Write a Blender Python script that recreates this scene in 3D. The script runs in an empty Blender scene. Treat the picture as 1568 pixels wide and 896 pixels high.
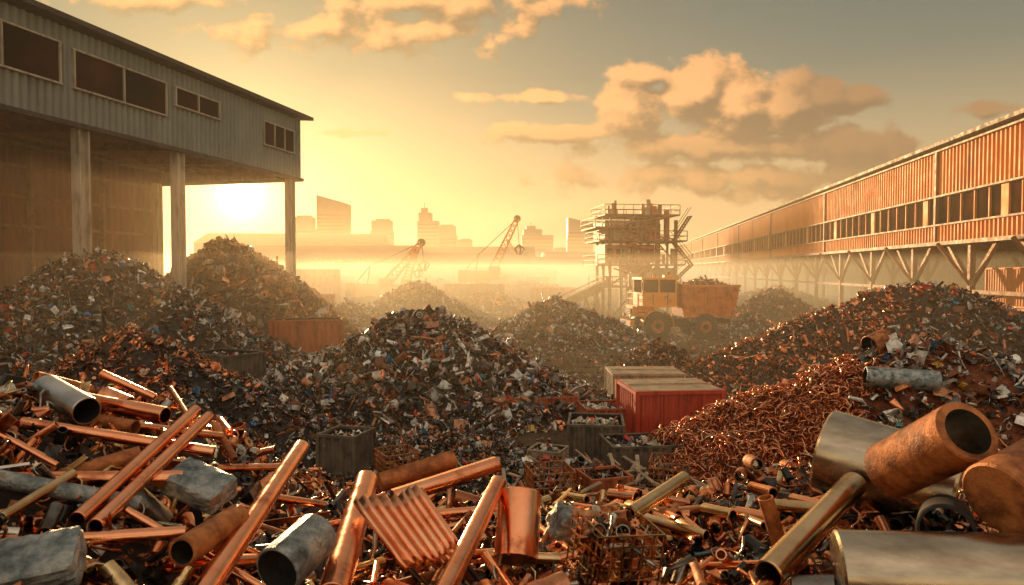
import bpy, math, random
import numpy as np
from mathutils import Vector, Matrix, noise as mnoise
rng=np.random.default_rng(11); random.seed(5)
scene=bpy.context.scene
scene.view_settings.view_transform='Standard'
try: scene.view_settings.look='None'
except Exception: pass
scene.view_settings.exposure=0
SUN_AZ=math.radians(-21.6); SUN_EL=math.radians(5.8)
SD=Vector((math.sin(SUN_AZ)*math.cos(SUN_EL),math.cos(SUN_AZ)*math.cos(SUN_EL),math.sin(SUN_EL)))

# ------------------------------------------------------------------ mesh builder
class MB:
    def __init__(s): s.V=[];s.L=[];s.T=[];s.M=[];s.S=[];s.C=[];s.n=0
    def add(s,V,F,mat=0,col=(.5,.5,.5,1),smooth=False):
        V=np.asarray(V,float).reshape(-1,3)
        s.V.append(V); s.L.append(np.concatenate([np.asarray(f) for f in F])+s.n)
        s.T.append(np.array([len(f) for f in F])); s.M.append(np.full(len(F),mat)); s.S.append(np.full(len(F),smooth))
        s.C.append(np.tile(np.array(col,float),(len(V),1))); s.n+=len(V)
    def inst(s,tp,M,off,cols,mat=0):
        V,L,T,S=tp; N=len(M); nv=len(V)
        W=np.einsum('nij,vj->nvi',M,V)+off[:,None,:]
        s.V.append(W.reshape(-1,3)); s.L.append((L[None,:]+(np.arange(N)*nv)[:,None]).ravel()+s.n)
        s.T.append(np.tile(T,N)); s.M.append(np.full(len(T)*N,mat)); s.S.append(np.tile(S,N))
        s.C.append(np.repeat(cols,nv,axis=0)); s.n+=nv*N
    def box(s,c,size,mat=0,R=None,col=(.5,.5,.5,1)):
        x,y,z=[d/2 for d in size]
        V=np.array([[-x,-y,-z],[x,-y,-z],[x,y,-z],[-x,y,-z],[-x,-y,z],[x,-y,z],[x,y,z],[-x,y,z]])
        if R is not None: V=V@np.array(R.to_3x3()).T
        s.add(V+np.array(c),[(0,3,2,1),(4,5,6,7),(0,1,5,4),(1,2,6,5),(2,3,7,6),(3,0,4,7)],mat,col)
    def beam(s,a,b,w,h=None,mat=0):
        h=h or w; a=Vector(a);b=Vector(b);d=b-a
        R=d.to_track_quat('Y','Z').to_matrix()
        s.box((a+b)/2,(w,d.length,h),mat,R)
    def cyl(s,a,b,r,mat=0,seg=24,inner=0,r2=None,matin=None,col=(.5,.5,.5,1)):
        a=Vector(a);b=Vector(b);d=(b-a); R=np.array(d.to_track_quat('Z','Y').to_matrix()); r2=r if r2 is None else r2
        t=np.linspace(0,2*math.pi,seg,endpoint=False); cs=np.stack([np.cos(t),np.sin(t),0*t],1)
        A=np.array(a);B=np.array(b)
        def ring(p,rr): return (cs*rr)@R.T+p
        q=[(i,(i+1)%seg,seg+(i+1)%seg,seg+i) for i in range(seg)]
        bev=min(r*.06,d.length*.1); dn=np.array(d.normalized())*bev
        s.add(np.vstack([ring(A+dn,r),ring(B-dn,r2)]),q,mat,col,True)
        s.add(np.vstack([ring(A,r-bev),ring(A+dn,r)]),q,mat,col,False)
        s.add(np.vstack([ring(B-dn,r2),ring(B,r2-bev)]),q,mat,col,False)
        if inner>0:
            mi=mat if matin is None else matin
            ri=r*inner; ri2=r2*inner
            s.add(np.vstack([ring(B,ri2),ring(A,ri)]),q,mi,col,True)
            s.add(np.vstack([ring(A,ri),ring(A,r-bev)]),q,mat,col)
            s.add(np.vstack([ring(B,r2-bev),ring(B,ri2)]),q,mat,col)
        else:
            s.add(ring(A,r-bev),[tuple(range(seg))[::-1]],mat,col); s.add(ring(B,r2-bev),[tuple(range(seg))],mat,col)
    def corr(s,a,b,z0,z1,pitch=.3,amp=.05,mat=0):
        a=np.array(a,float);b=np.array(b,float);d=b-a;L=np.linalg.norm(d);d/=L;n=np.array([d[1],-d[0]])
        k=max(2,int(L/pitch)); P=[]
        for i in range(k):
            for f,o in ((0,0),(.3,0),(.5,1),(.8,1)): P.append(((i+f)/k*L,o*amp))
        P.append((L,0)); P=np.array(P); m=len(P)
        xy=a+P[:,:1]*d+P[:,1:]*n
        V=np.vstack([np.column_stack([xy,np.full(m,z0)]),np.column_stack([xy,np.full(m,z1)])])
        s.add(V,[(i,i+1,m+i+1,m+i) for i in range(m-1)],mat)
    def build(s,name,mats,parent=None,loc=None,rz=0):
        V=np.vstack(s.V);L=np.concatenate(s.L).astype(np.int32);T=np.concatenate(s.T)
        me=bpy.data.meshes.new(name); me.vertices.add(len(V)); me.vertices.foreach_set('co',V.astype(np.float32).ravel())
        me.loops.add(len(L)); me.loops.foreach_set('vertex_index',L)
        me.polygons.add(len(T)); st=np.concatenate([[0],np.cumsum(T)[:-1]]).astype(np.int32)
        me.polygons.foreach_set('loop_start',st)
        me.update(calc_edges=True)
        me.polygons.foreach_set('material_index',np.concatenate(s.M).astype(np.int32))
        me.polygons.foreach_set('use_smooth',np.concatenate(s.S).astype(bool))
        ca=me.color_attributes.new('Col','FLOAT_COLOR','POINT'); ca.data.foreach_set('color',np.vstack(s.C).astype(np.float32).ravel())
        for m in mats: me.materials.append(m)
        me.update()
        o=bpy.data.objects.new(name,me); scene.collection.objects.link(o)
        if parent: o.parent=parent
        if loc is not None: o.location=loc
        o.rotation_euler=(0,0,rz)
        return o
def empty(name,loc=(0,0,0),rz=0):
    e=bpy.data.objects.new(name,None); scene.collection.objects.link(e); e.location=loc; e.rotation_euler=(0,0,rz); return e

# ------------------------------------------------------------------ materials
def newmat(name):
    m=bpy.data.materials.new(name); m.use_nodes=True; nt=m.node_tree; return m,nt,nt.nodes['Principled BSDF']
def nz(nt,scale,detail=5,rough=.6,stretch=None):
    tc=nt.nodes.new('ShaderNodeTexCoord'); src=tc.outputs['Object']
    if stretch:
        mp=nt.nodes.new('ShaderNodeMapping'); mp.inputs['Scale'].default_value=stretch; nt.links.new(src,mp.inputs['Vector']); src=mp.outputs[0]
    n=nt.nodes.new('ShaderNodeTexNoise'); n.inputs['Scale'].default_value=scale; n.inputs['Detail'].default_value=detail; n.inputs['Roughness'].default_value=rough
    nt.links.new(src,n.inputs['Vector']); return n.outputs['Fac']
def ramp(nt,fac,stops):
    r=nt.nodes.new('ShaderNodeValToRGB'); e=r.color_ramp.elements
    while len(e)<len(stops): e.new(.5)
    for i,(p,c) in enumerate(stops):
        e[i].position=p; e[i].color=(c[0],c[1],c[2],1) if hasattr(c,'__len__') else (c,c,c,1)
    nt.links.new(fac,r.inputs[0]); return r.outputs[0]
def bump(nt,bs,fac,st,dist=.02):
    b=nt.nodes.new('ShaderNodeBump'); b.inputs['Strength'].default_value=st; b.inputs['Distance'].default_value=dist
    nt.links.new(fac,b.inputs['Height']); nt.links.new(b.outputs[0],bs.inputs['Normal'])
def mat2(name,stops,scale=3,metal=0,rough=(.4,.7),stretch=None,bs=.3,bd=.02,detail=6):
    m,nt,b=newmat(name); f=nz(nt,scale,detail,.65,stretch)
    nt.links.new(ramp(nt,f,stops),b.inputs['Base Color'])
    f2=nz(nt,scale*2.3,4,.6)
    nt.links.new(ramp(nt,f2,[(.3,rough[0]),(.7,rough[1])]),b.inputs['Roughness'])
    b.inputs['Metallic'].default_value=metal
    if bs: bump(nt,b,nz(nt,scale*6,5,.7),bs,bd)
    return m
M_scrap,nt,b=newmat('scrap_metal')
at=nt.nodes.new('ShaderNodeAttribute'); at.attribute_name='Col'
f=nz(nt,7,3,.7); dirt=ramp(nt,f,[(.35,(.5,.41,.32)),(.56,(1,1,1))])
mx=nt.nodes.new('ShaderNodeMix'); mx.data_type='RGBA'; mx.blend_type='MULTIPLY'; mx.inputs[0].default_value=1
nt.links.new(at.outputs['Color'],mx.inputs[6]); nt.links.new(dirt,mx.inputs[7]); nt.links.new(mx.outputs[2],b.inputs['Base Color'])
nt.links.new(at.outputs['Alpha'],b.inputs['Metallic'])
nt.links.new(ramp(nt,nz(nt,4,2),[(.3,.14),(.7,.40)]),b.inputs['Roughness']); bump(nt,b,nz(nt,14,2),.3,.02)
M_soil=mat2('scrap_fines',[(.3,(.016,.011,.008)),(.55,(.06,.038,.024)),(.7,(.12,.075,.045))],5,0,(.6,.9),bs=.8,bd=.08)
M_copper=mat2('copper',[(.28,(.34,.09,.035)),(.42,(.90,.34,.16)),(.75,(.98,.50,.28))],4,1,(.08,.26),bs=.15,bd=.01)
M_steel=mat2('steel',[(.3,(.38,.35,.31)),(.6,(.68,.65,.6))],3,1,(.2,.4),bs=.1,bd=.01)
M_drum=mat2('brushed_steel',[(.3,(.26,.19,.12)),(.6,(.58,.48,.35))],2.5,1,(.18,.34),stretch=(1,1,4),bs=.12,bd=.006)
M_bluesteel=mat2('galvanised',[(.32,(.05,.055,.05)),(.47,(.24,.27,.27)),(.6,(.50,.50,.46)),(.7,(.26,.14,.07))],8,.75,(.25,.6),bs=.7,bd=.02,detail=10)
M_brass=mat2('brass',[(.3,(.40,.21,.08)),(.6,(.85,.58,.30))],2.5,1,(.14,.28),bs=.08,bd=.01)
M_rust=mat2('rust',[(.25,(.06,.02,.01)),(.42,(.28,.08,.02)),(.6,(.60,.21,.055)),(.78,(.38,.14,.06))],7,.25,(.4,.7),bs=.6,bd=.015)
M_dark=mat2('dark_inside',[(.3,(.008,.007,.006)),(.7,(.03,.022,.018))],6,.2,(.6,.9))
M_frame=mat2('frame_steel',[(.3,(.14,.05,.018)),(.6,(.34,.16,.06))],2,.1,(.5,.8))
M_ptower=mat2('tower_steel',[(.3,(.08,.035,.015)),(.6,(.28,.15,.06))],2,.2,(.5,.8))
M_col=mat2('column_paint',[(.3,(.2,.15,.10)),(.5,(.46,.39,.3)),(.7,(.54,.47,.37))],1.5,0,(.5,.7),stretch=(2,2,.4))
M_clad=mat2('grey_cladding',[(.25,(.11,.11,.085)),(.45,(.22,.235,.205)),(.75,(.30,.31,.27))],.5,.2,(.4,.6),stretch=(1,1,.3))
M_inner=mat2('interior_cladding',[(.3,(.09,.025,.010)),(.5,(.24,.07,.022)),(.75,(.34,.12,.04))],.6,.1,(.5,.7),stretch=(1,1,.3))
M_oclad=mat2('orange_cladding',[(.25,(.30,.09,.018)),(.45,(.68,.22,.03)),(.75,(.76,.30,.055))],.35,0,(.55,.75),stretch=(1,1,.3))
M_trim=mat2('dark_trim',[(.3,(.10,.035,.012)),(.6,(.28,.10,.03))],1,0,(.5,.7))
M_roof=mat2('roof_sheet',[(.3,(.05,.035,.03)),(.7,(.13,.09,.07))],1,.3,(.5,.8))
M_red=mat2('red_container_paint',[(.3,(.18,.02,.012)),(.45,(.52,.045,.02)),(.75,(.60,.07,.03))],2,0,(.4,.65),stretch=(2,2,.5))
M_rusty_paint=mat2('rusty_container_paint',[(.3,(.12,.03,.012)),(.5,(.42,.10,.03)),(.75,(.50,.15,.05))],1.5,0,(.5,.8),stretch=(2,2,.5))
M_tan=mat2('tan_paint',[(.3,(.16,.10,.06)),(.5,(.40,.28,.17)),(.75,(.50,.38,.24))],2.5,0,(.5,.8))
M_dkbin=mat2('bin_paint',[(.3,(.05,.035,.025)),(.5,(.15,.11,.075)),(.75,(.25,.17,.11))],3,.2,(.5,.7))
M_truck=mat2('truck_paint',[(.3,(.30,.10,.02)),(.42,(.78,.28,.025)),(.75,(.85,.36,.04))],1.6,0,(.35,.55))
M_truckbed=mat2('truck_bed_paint',[(.3,(.26,.07,.015)),(.5,(.68,.18,.025)),(.75,(.75,.25,.04))],1.6,0,(.4,.65))
M_tyre=mat2('tyre_rubber',[(.3,(.015,.013,.012)),(.7,(.07,.055,.045))],4,0,(.7,.9))
M_orange=mat2('crane_paint',[(.3,(.4,.11,.02)),(.6,(.75,.22,.035))],1,0,(.4,.6))
M_tower=mat2('tower_facade',[(.3,(.10,.085,.07)),(.7,(.17,.145,.12))],.05,0,(.5,.7),bs=0)
M_glass,nt,b=newmat('grimy_glass'); b.inputs['Roughness'].default_value=.9; b.inputs['Specular IOR Level'].default_value=.0
nt.links.new(ramp(nt,nz(nt,.4,2),[(.4,(.02,.010,.008)),(.65,(.07,.022,.014))]),b.inputs['Base Color'])

# ------------------------------------------------------------------ templates
def tpl(mb): return (np.vstack(mb.V),np.concatenate(mb.L),np.concatenate(mb.T),np.concatenate(mb.S))
def t_plate():
    m=MB(); k=4; g=[]
    bx,by=rng.normal(0,.5,2); 
    for i in range(k):
        for j in range(k):
            x=i/(k-1)-.5;y=j/(k-1)-.5
            g.append([x+rng.normal(0,.04),(y+rng.normal(0,.04))*.7,.35*bx*x*x+.5*by*y*y+rng.normal(0,.05)])
    m.add(g,[(i*k+j,(i+1)*k+j,(i+1)*k+j+1,i*k+j+1) for i in range(k-1) for j in range(k-1)]); return tpl(m)
def t_box(fl):
    m=MB(); m.box((0,0,0),(1,.7,fl)); m.V[0]=m.V[0]+rng.normal(0,.06,(8,3)); return tpl(m)
def t_rod():
    ks=5; path=np.array([[0,0,-.5],[rng.normal(0,.06),rng.normal(0,.06),-.1],[rng.normal(0,.1),rng.normal(0,.1),.25],[rng.normal(0,.12),0,.5]])
    return t_path(path,.045,ks)
def t_path(path,r,ks=5,smooth=True):
    m=MB(); n=len(path); V=[]
    for i in range(n):
        d=path[min(i+1,n-1)]-path[max(i-1,0)]; d=d/np.linalg.norm(d)
        u=np.cross(d,[.3,.2,.93]); u/=np.linalg.norm(u)+1e-9; w=np.cross(d,u)
        for k in range(ks):
            a=2*math.pi*k/ks; V.append(path[i]+r*(math.cos(a)*u+math.sin(a)*w))
    F=[(i*ks+k,i*ks+(k+1)%ks,(i+1)*ks+(k+1)%ks,(i+1)*ks+k) for i in range(n-1) for k in range(ks)]
    F+= [tuple(range(ks))[::-1],tuple((n-1)*ks+k for k in range(ks))]
    m.add(V,F,smooth=smooth); return tpl(m)
def t_tube(r,inner=.8,seg=14):
    m=MB(); m.cyl((0,0,-.5),(0,0,.5),r,seg=seg,inner=inner); return tpl(m)
def t_ring(R=.42,r=.09,a=12,b=5,arc=2*math.pi):
    t=np.linspace(0,arc,a+1); P=np.stack([R*np.cos(t),R*np.sin(t),0*t],1); return t_path(P,r,b)
def t_curl(r=.035):
    t=np.linspace(0,1,18); ph=rng.uniform(0,6,4); tw=rng.uniform(4,9)
    R=.3+.12*np.sin(3*t+ph[0]); P=np.stack([R*np.cos(tw*t+ph[1]),R*np.sin(tw*t+ph[1]),.35*np.sin(4*t+ph[2])],1)
    return t_path(P,r,4)
def t_angle():
    m=MB(); V=[]
    for z in (-.5,.5):
        for x,y in ((0,0),(.12,0),(.12,.015),(.015,.015),(.015,.12),(0,.12)): V.append([x,y,z])
    F=[(i,(i+1)%6,6+(i+1)%6,6+i) for i in range(6)]+[(5,4,3,2,1,0),(6,7,8,9,10,11)]
    m.add(V,F); return tpl(m)
def t_gear():
    m=MB(); m.cyl((0,0,-.08),(0,0,.08),.4,seg=14,inner=.4); 
    for i in range(8):
        a=i*math.pi/4; m.box((.43*math.cos(a),.43*math.sin(a),0),(.1,.12,.14),0,Matrix.Rotation(a,3,'Z'))
    return tpl(m)
PL=[t_plate() for _ in range(8)]; BX=[t_box(f) for f in (.15,.25,.5,.1,.35)]; RD=[t_rod() for _ in range(4)]
TB=[t_tube(.12),t_tube(.2),t_tube(.3,.85),t_tube(.07,.7,10)]; RG=[t_ring(),t_ring(.42,.05),t_ring(.4,.1,9,5,4)]
CU=[t_curl() for _ in range(7)]; CUT=[t_curl(.06) for _ in range(7)]; AN=[t_angle()]; GR=[t_gear()]
def rots(N):
    q=rng.normal(size=(N,4)); q/=np.linalg.norm(q,axis=1)[:,None]; w,x,y,z=q.T
    R=np.stack([1-2*(y*y+z*z),2*(x*y-z*w),2*(x*z+y*w),2*(x*y+z*w),1-2*(x*x+z*z),2*(y*z-x*w),2*(x*z-y*w),2*(y*z+x*w),1-2*(x*x+y*y)],1).reshape(N,3,3)
    return R
PAL_MIX=[((.055,.046,.038,.5),21),((.13,.11,.09,.6),16),((.32,.29,.25,.9),14),((.62,.58,.52,.9),13),((.19,.07,.03,.2),12),((.40,.15,.05,.3),8),((.85,.34,.16,1),7),((.70,.64,.55,0),6),((.88,.85,.78,0),5),((.05,.20,.42,0),2.2),((.06,.30,.30,0),1.4),((.65,.05,.03,0),2),((.65,.38,.06,0),1.6)]
PAL_BIG=[((.13,.11,.09,.4),14),((.32,.29,.25,.8),16),((.62,.58,.52,.7),18),((.88,.84,.76,0),14),((.30,.11,.04,.2),14),((.55,.24,.12,.3),10),((.85,.34,.16,1),6),((.05,.20,.38,0),2),((.6,.06,.03,0),1.5)]
PAL_RUST=[((.08,.05,.035,.4),16),((.26,.09,.03,.3),22),((.48,.18,.05,.3),20),((.85,.35,.16,.9),16),((.24,.18,.14,.8),12),((.55,.46,.37,.8),7),((.68,.54,.4,0),5)]
PAL_CU=[((.97,.40,.21,1),44),((.88,.30,.13,1),28),((.98,.56,.36,1),16),((.46,.13,.055,.9),9),((.22,.17,.13,.8),3)]
def pcol(p,N):
    w=np.array([a[1] for a in p],float); w/=w.sum(); i=rng.choice(len(p),N,p=w); c=np.array([a[0] for a in p])[i]
    c=c.copy(); c[:,:3]*=rng.uniform(.65,1.25,(N,1)); return np.clip(c,0,.97)
def scatter(mb,pos,size,groups,pal,mat=0):
    N=len(pos); w=np.array([g[1] for g in groups],float); w/=w.sum(); gi=rng.choice(len(groups),N,p=w)
    for k,(tl,_,sf) in enumerate(groups):
        idx=np.where(gi==k)[0]
        ti=rng.integers(0,len(tl),len(idx)); uni=any(tl is q for q in (TB,RG,GR))
        for t in range(len(tl)):
            ii=idx[ti==t]
            if len(ii)==0: continue
            sc=np.repeat((size[ii]*sf)[:,None],3,1)
            if not uni: sc=sc*rng.uniform(.75,1.3,(len(ii),3))
            M=rots(len(ii))*sc[:,None,:]
            mb.inst(tl[t],M,pos[ii],pcol(pal,len(ii)),mat)
G_MIX=[(PL,34,1.1),(BX,26,.8),(RD,9,2.2),(AN,5,2.5),(RG,7,.9),(CU,8,1.4),(TB,8,1.2),(GR,2,1.2)]
G_CU=[(CUT,84,1.7),(RD,8,2.2),(RG,5,1),(PL,3,.8)]
G_FG=[(TB,34,1.4),(RD,14,2.2),(BX,10,.8),(RG,12,.8),(PL,11,1),(AN,6,2.4),(GR,5,.8),(CU,7,1.3)]

def fbm(x,y,s,seed):
    return mnoise.fractal(Vector((x*s+seed*7.3,y*s-seed*3.1,seed)),.8,2.1,4)
class Mound:
    def __init__(s,cx,cy,rx,ry,h,seed,peak=1.1,rot=0,rough=.28):
        s.c=(cx,cy);s.r=(rx,ry);s.h=h;s.seed=seed;s.p=peak;s.rot=rot;s.rough=rough
    def z(s,x,y):
        dx=x-s.c[0];dy=y-s.c[1];c=math.cos(s.rot);q=math.sin(s.rot)
        u=(dx*c+dy*q)/s.r[0];v=(-dx*q+dy*c)/s.r[1]; r=math.hypot(u,v)
        a=math.atan2(v,u); r*=1+.08*math.sin(3*a+s.seed)+.06*math.sin(5*a+2*s.seed)+.04*math.sin(9*a+s.seed*3)
        r=math.sqrt(r*r+.012)-.109*(1-min(r,1))
        pr=max(0,1-r)**s.p if r<1 else 0
        return s.h*pr+ (s.rough*fbm(x,y,.5,s.seed)+.3*s.rough*fbm(x,y,1.8,s.seed+3))*min(1,max(0,(1.02-r)*4)) -.03*(r>=1)
    def make(s,name,n_small,n_big,smin=.07,smax=.22,bmin=.3,bmax=.55,pal=PAL_MIX,groups=G_MIX,extra=None,base=None):
        mb=MB(); k=90; R=1.25; V=[]
        cx,cy=s.c; ext=max(s.r)*R
        for i in range(k):
            for j in range(k):
                x=cx+(i/(k-1)*2-1)*ext; y=cy+(j/(k-1)*2-1)*ext
                V.append((x,y,s.z(x,y)-.05))
        F=[(i*k+j,(i+1)*k+j,(i+1)*k+j+1,i*k+j+1) for i in range(k-1) for j in range(k-1)]
        Z=np.array(V)[:,2]; F=[f for f in F if max(Z[list(f)])>-.06]
        mb.add(V,F,1,smooth=True)
        def pts(n,rm=1.08):
            a=rng.uniform(0,2*math.pi,n); r=np.sqrt(rng.uniform(0,rm*rm,n)); u=r*np.cos(a)*s.r[0]; v=r*np.sin(a)*s.r[1]
            c=math.cos(s.rot);q=math.sin(s.rot); x=cx+u*c-v*q; y=cy+u*q+v*c
            z=np.array([max(0.,s.z(a,b)) for a,b in zip(x,y)]); return np.stack([x,y,z],1)
        p=pts(n_small); sz=rng.uniform(smin,smax,n_small)*rng.choice([.7,1,1.5],n_small,p=[.4,.4,.2]); p[:,2]+=rng.uniform(-.02,.07,n_small)
        if extra:
            mask=np.array([extra[0](*q) for q in p]); 
            scatter(mb,p[~mask],sz[~mask],groups,pal); scatter(mb,p[mask],sz[mask],extra[2],extra[1])
            pe=pts(extra[3]); me_=np.array([extra[0](*q) for q in pe]); pe=pe[me_]; pe[:,2]+=rng.uniform(0,.1,len(pe))
            scatter(mb,pe,rng.uniform(smin,smax*1.2,len(pe)),extra[2],extra[1])
        else: scatter(mb,p,sz,groups,pal)
        p=pts(n_big,.95); p[:,2]+=.06
        if extra: p=p[~np.array([extra[0](*q) for q in p])]
        scatter(mb,p,rng.uniform(bmin,bmax,len(p)),[(PL,30,1),(BX,45,.8),(RD,8,2),(TB,9,1),(RG,4,.9),(GR,3,.8)],PAL_BIG if pal is PAL_MIX else pal)
        return mb.build(name,[M_scrap,base or M_soil])
M_cufines=mat2('copper_fines',[(.3,(.09,.026,.012)),(.6,(.36,.12,.05))],8,.6,(.4,.7),bs=.8,bd=.05)

Mound(-3.4,27,7.0,6.8,3.5,1).make('scrap_metal_pile',16000,650,bmin=.25,bmax=.6)
Mound(-10.0,17.8,6.3,4.6,3.35,2,rough=.2,peak=1.0).make('scrap_metal_pile',11000,260,.05,.16,.18,.36,extra=(lambda x,y,z: z+.8*fbm(x,y,.6,9)>2.0,PAL_RUST+PAL_CU,G_MIX,900))
Mound(-22,36,10.8,8,6.2,3).make('scrap_metal_pile',13000,450,.1,.28)
Mound(-20.5,49,9,7,7.1,4,peak=.9).make('rusty_scrap_pile',6500,900,.15,.4,.5,1.0,pal=PAL_RUST)
Mound(-15.3,20,3.2,3,2.8,5).make('scrap_metal_pile',3000,60)
Mound(3.2,48,6.4,5.5,2.95,6).make('scrap_metal_pile',6500,250,.1,.28,.3,.6)
Mound(-9,66,7,6,4.0,7).make('scrap_metal_pile',3500,100,.15,.4)
Mound(-13.8,57,3.6,4,2.4,8).make('scrap_metal_pile',1800,50,.15,.4)
Mound(24,62,6,5,3.3,9).make('scrap_metal_pile',3500,100,.15,.35,pal=PAL_RUST)
Mound(18.5,53,3,3,1.6,10).make('scrap_metal_pile',1200,40,.12,.3)
Mound(7.3,34,2.6,2.3,1.5,12,rough=.2).make('rusty_scrap_pile',1600,40,.08,.22,pal=PAL_RUST)
for i,(x,y,r,h) in enumerate([(-3,84,7,2.4),(14,98,9,2.6),(-24,78,6,2.6),(34,88,9,3),(3,122,12,3.2),(-14,130,12,3.4),(24,140,14,3.6),(-34,120,12,4),(3,68,4,1.5)]):
    Mound(x,y,r,r*.8,h,20+i).make('rusty_scrap_pile',900,60,.3,.7,.6,1.1,pal=PAL_RUST)
mRF=Mound(18.5,31,10.5,7.5,4.5,13,peak=.95)
mRF.make('copper_scrap_pile',12000,300,.08,.22,pal=PAL_MIX,extra=(lambda x,y,z: x+1.2*math.sin(y)+1.6*fbm(x,y,.7,2)<16.2,PAL_CU+[((.16,.12,.09,.5),30)],G_MIX,2500))
mRN=Mound(10.0,16.1,6.5,3.7,3.35,14,peak=.85,rot=-.05)
mRN.make('copper_wire_pile',9500,380,.06,.19,.25,.55,pal=PAL_MIX,extra=(lambda x,y,z: (x+1.2*fbm(x,y,.9,5))<7.9+(y-15)*.3 and z<2.9,PAL_CU,G_CU,7500),base=M_cufines)
Mound(.2,15.2,3.6,1.9,.65,15,rough=.2).make('scrap_rubble',5000,150,.04,.13,.18,.35)
Mound(-1.8,18.2,2.5,1.3,.6,16,rough=.2).make('scrap_rubble',2600,60,.04,.13,.18,.35)
Mound(5.4,13.0,3.4,1.5,.7,17,rough=.2).make('copper_wire_pile',2800,80,.05,.14,.18,.35,pal=PAL_CU+PAL_MIX,groups=G_CU+G_MIX)

# ------------------------------------------------------------------ ground
me=MB(); me.add([(-4000,-400,0),(4000,-400,0),(4000,6000,0),(-4000,6000,0)],[(0,1,2,3)])
M_ground,nt,b=newmat('yard_dirt')
c1=ramp(nt,nz(nt,.25,9,.7),[(.3,(.05,.032,.02)),(.5,(.15,.10,.06)),(.7,(.30,.21,.125))])
nt.links.new(c1,b.inputs['Base Color'])
b.inputs['Roughness'].default_value=1; b.inputs['Specular IOR Level'].default_value=.05
bump(nt,b,nz(nt,2,9,.75),.9,.25)
me.build('ground',[M_ground])
mb=MB(); N=13000; p=np.column_stack([rng.uniform(-16,24,N),11+78*rng.uniform(0,1,N)**1.4,rng.uniform(0,.04,N)])
scatter(mb,p,rng.uniform(.03,.14,N)*rng.choice([1,1.8],N,p=[.85,.15])*(1+p[:,1]/60),G_MIX,PAL_MIX+[((.4,.3,.2,0),30)])
for i in range(60):
    x=rng.uniform(-1,4.5); y=rng.uniform(12.8,15.6); a=rng.uniform(0,3.14); L=rng.uniform(.4,1.3); z=rng.uniform(.4,.7)
    mb.beam((x,y,z),(x+L*math.cos(a),y+L*math.sin(a),z+rng.normal(0,.12)),rng.uniform(.04,.1),.03,1)
mb.build('scattered_debris',[M_scrap,M_tan])

# ------------------------------------------------------------------ left shed
shed=empty('open_sided_shed')
A=np.array([-17.,55.]); D=np.array([-6.,-25.]); D/=np.linalg.norm(D)
Nn=np.array([-.972,.233])
def sp(t,n=0): return A+D*t+Nn*n
LEN=44; DEP=13.5; ZB,ZT=12.4,17.0
w=MB(); w.corr(sp(LEN),sp(0),ZB,ZT,.42,.13,0)
w.corr(sp(0),sp(0,DEP),ZB,ZT,.42,.11,0)
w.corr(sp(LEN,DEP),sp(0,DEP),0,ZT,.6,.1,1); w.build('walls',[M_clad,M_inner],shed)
w=MB(); 
for z in (2,4,6,8,10,12): w.beam((*sp(0,DEP-.25),z),(*sp(LEN,DEP-.25),z),.15,.2)
for t in range(0,LEN+1,6):
    w.beam((*sp(t,DEP-.3),0),(*sp(t,DEP-.3),ZT-1),.3,.3)
    w.beam((*sp(t,.3),ZB+.4),(*sp(t,DEP-.4),ZB+1),.25,.5)
for n in (2,4.5,7,9.5,12): w.beam((*sp(0,n),ZB+.8),(*sp(LEN,n),ZB+.8),.15,.25)
w.build('frame',[M_frame],shed)
w=MB()
V=[(*sp(-.8,-.8),ZT+.12),(*sp(LEN,-.8),ZT+.12),(*sp(LEN,DEP+.5),ZT+1.2),(*sp(-.8,DEP+.5),ZT+1.2)]
V=V+[(a,b_,c+.25) for a,b_,c in V]
w.add(V,[(0,1,2,3),(7,6,5,4),(0,4,5,1),(1,5,6,2),(2,6,7,3),(3,7,4,0)])
w.beam((*sp(-.2,-.12),ZB-.1),(*sp(LEN,-.12),ZB-.1),.22,.24)
w.beam((*sp(-.15,0),ZB-.1),(*sp(-.15,DEP),ZB-.1),.22,.24)
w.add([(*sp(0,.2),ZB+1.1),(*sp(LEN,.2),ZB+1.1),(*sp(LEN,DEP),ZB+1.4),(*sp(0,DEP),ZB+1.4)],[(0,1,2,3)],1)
w.build('roof',[M_roof,M_inner],shed)
w=MB()
def col_(t,n=0,r=.34):
    x,y=sp(t,n); R=Matrix.Rotation(math.atan2(D[1],D[0]),3,'Z')
    for o in (-1,1): w.box((x+D[0]*o*r*.8,y+D[1]*o*r*.8,ZB/2),(.1,r*1.6,ZB-.3),0,R)
    w.box((x,y,ZB/2),(r*1.5,.12,ZB-.3),0,R); w.box((x,y,.3),(1.2,1.2,.6),0,R)
for t in (1.0,13.5,20.5,34,44): col_(t,.3)
for t in (1,18,34): col_(t,DEP-.9,.3)
w.build('columns',[M_col],shed)
w=MB()
def win(t0,t1,z0,z1,parts):
    R=Matrix.Rotation(math.atan2(D[1],D[0]),3,'Z'); L=t1-t0; c=sp((t0+t1)/2,-.17)
    w.box((*c,(z0+z1)/2),(L,.06,z1-z0),0,R)
    for z in (z0,z1): w.box((*sp((t0+t1)/2,-.21),z),(L+.2,.16,.09),1,R)
    for i in range(parts+1): w.box((*sp(t0+L*i/parts,-.21),(z0+z1)/2),(.09,.17,z1-z0+.1),1,R)
win(1.2,5.2,14.2,15.9,3); win(10.2,14.2,14.9,16.0,2); win(15.0,21.3,14.1,16.0,2); win(22.1,31,14.1,16.1,3)
w.build('windows',[M_glass,M_col],shed)

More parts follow.
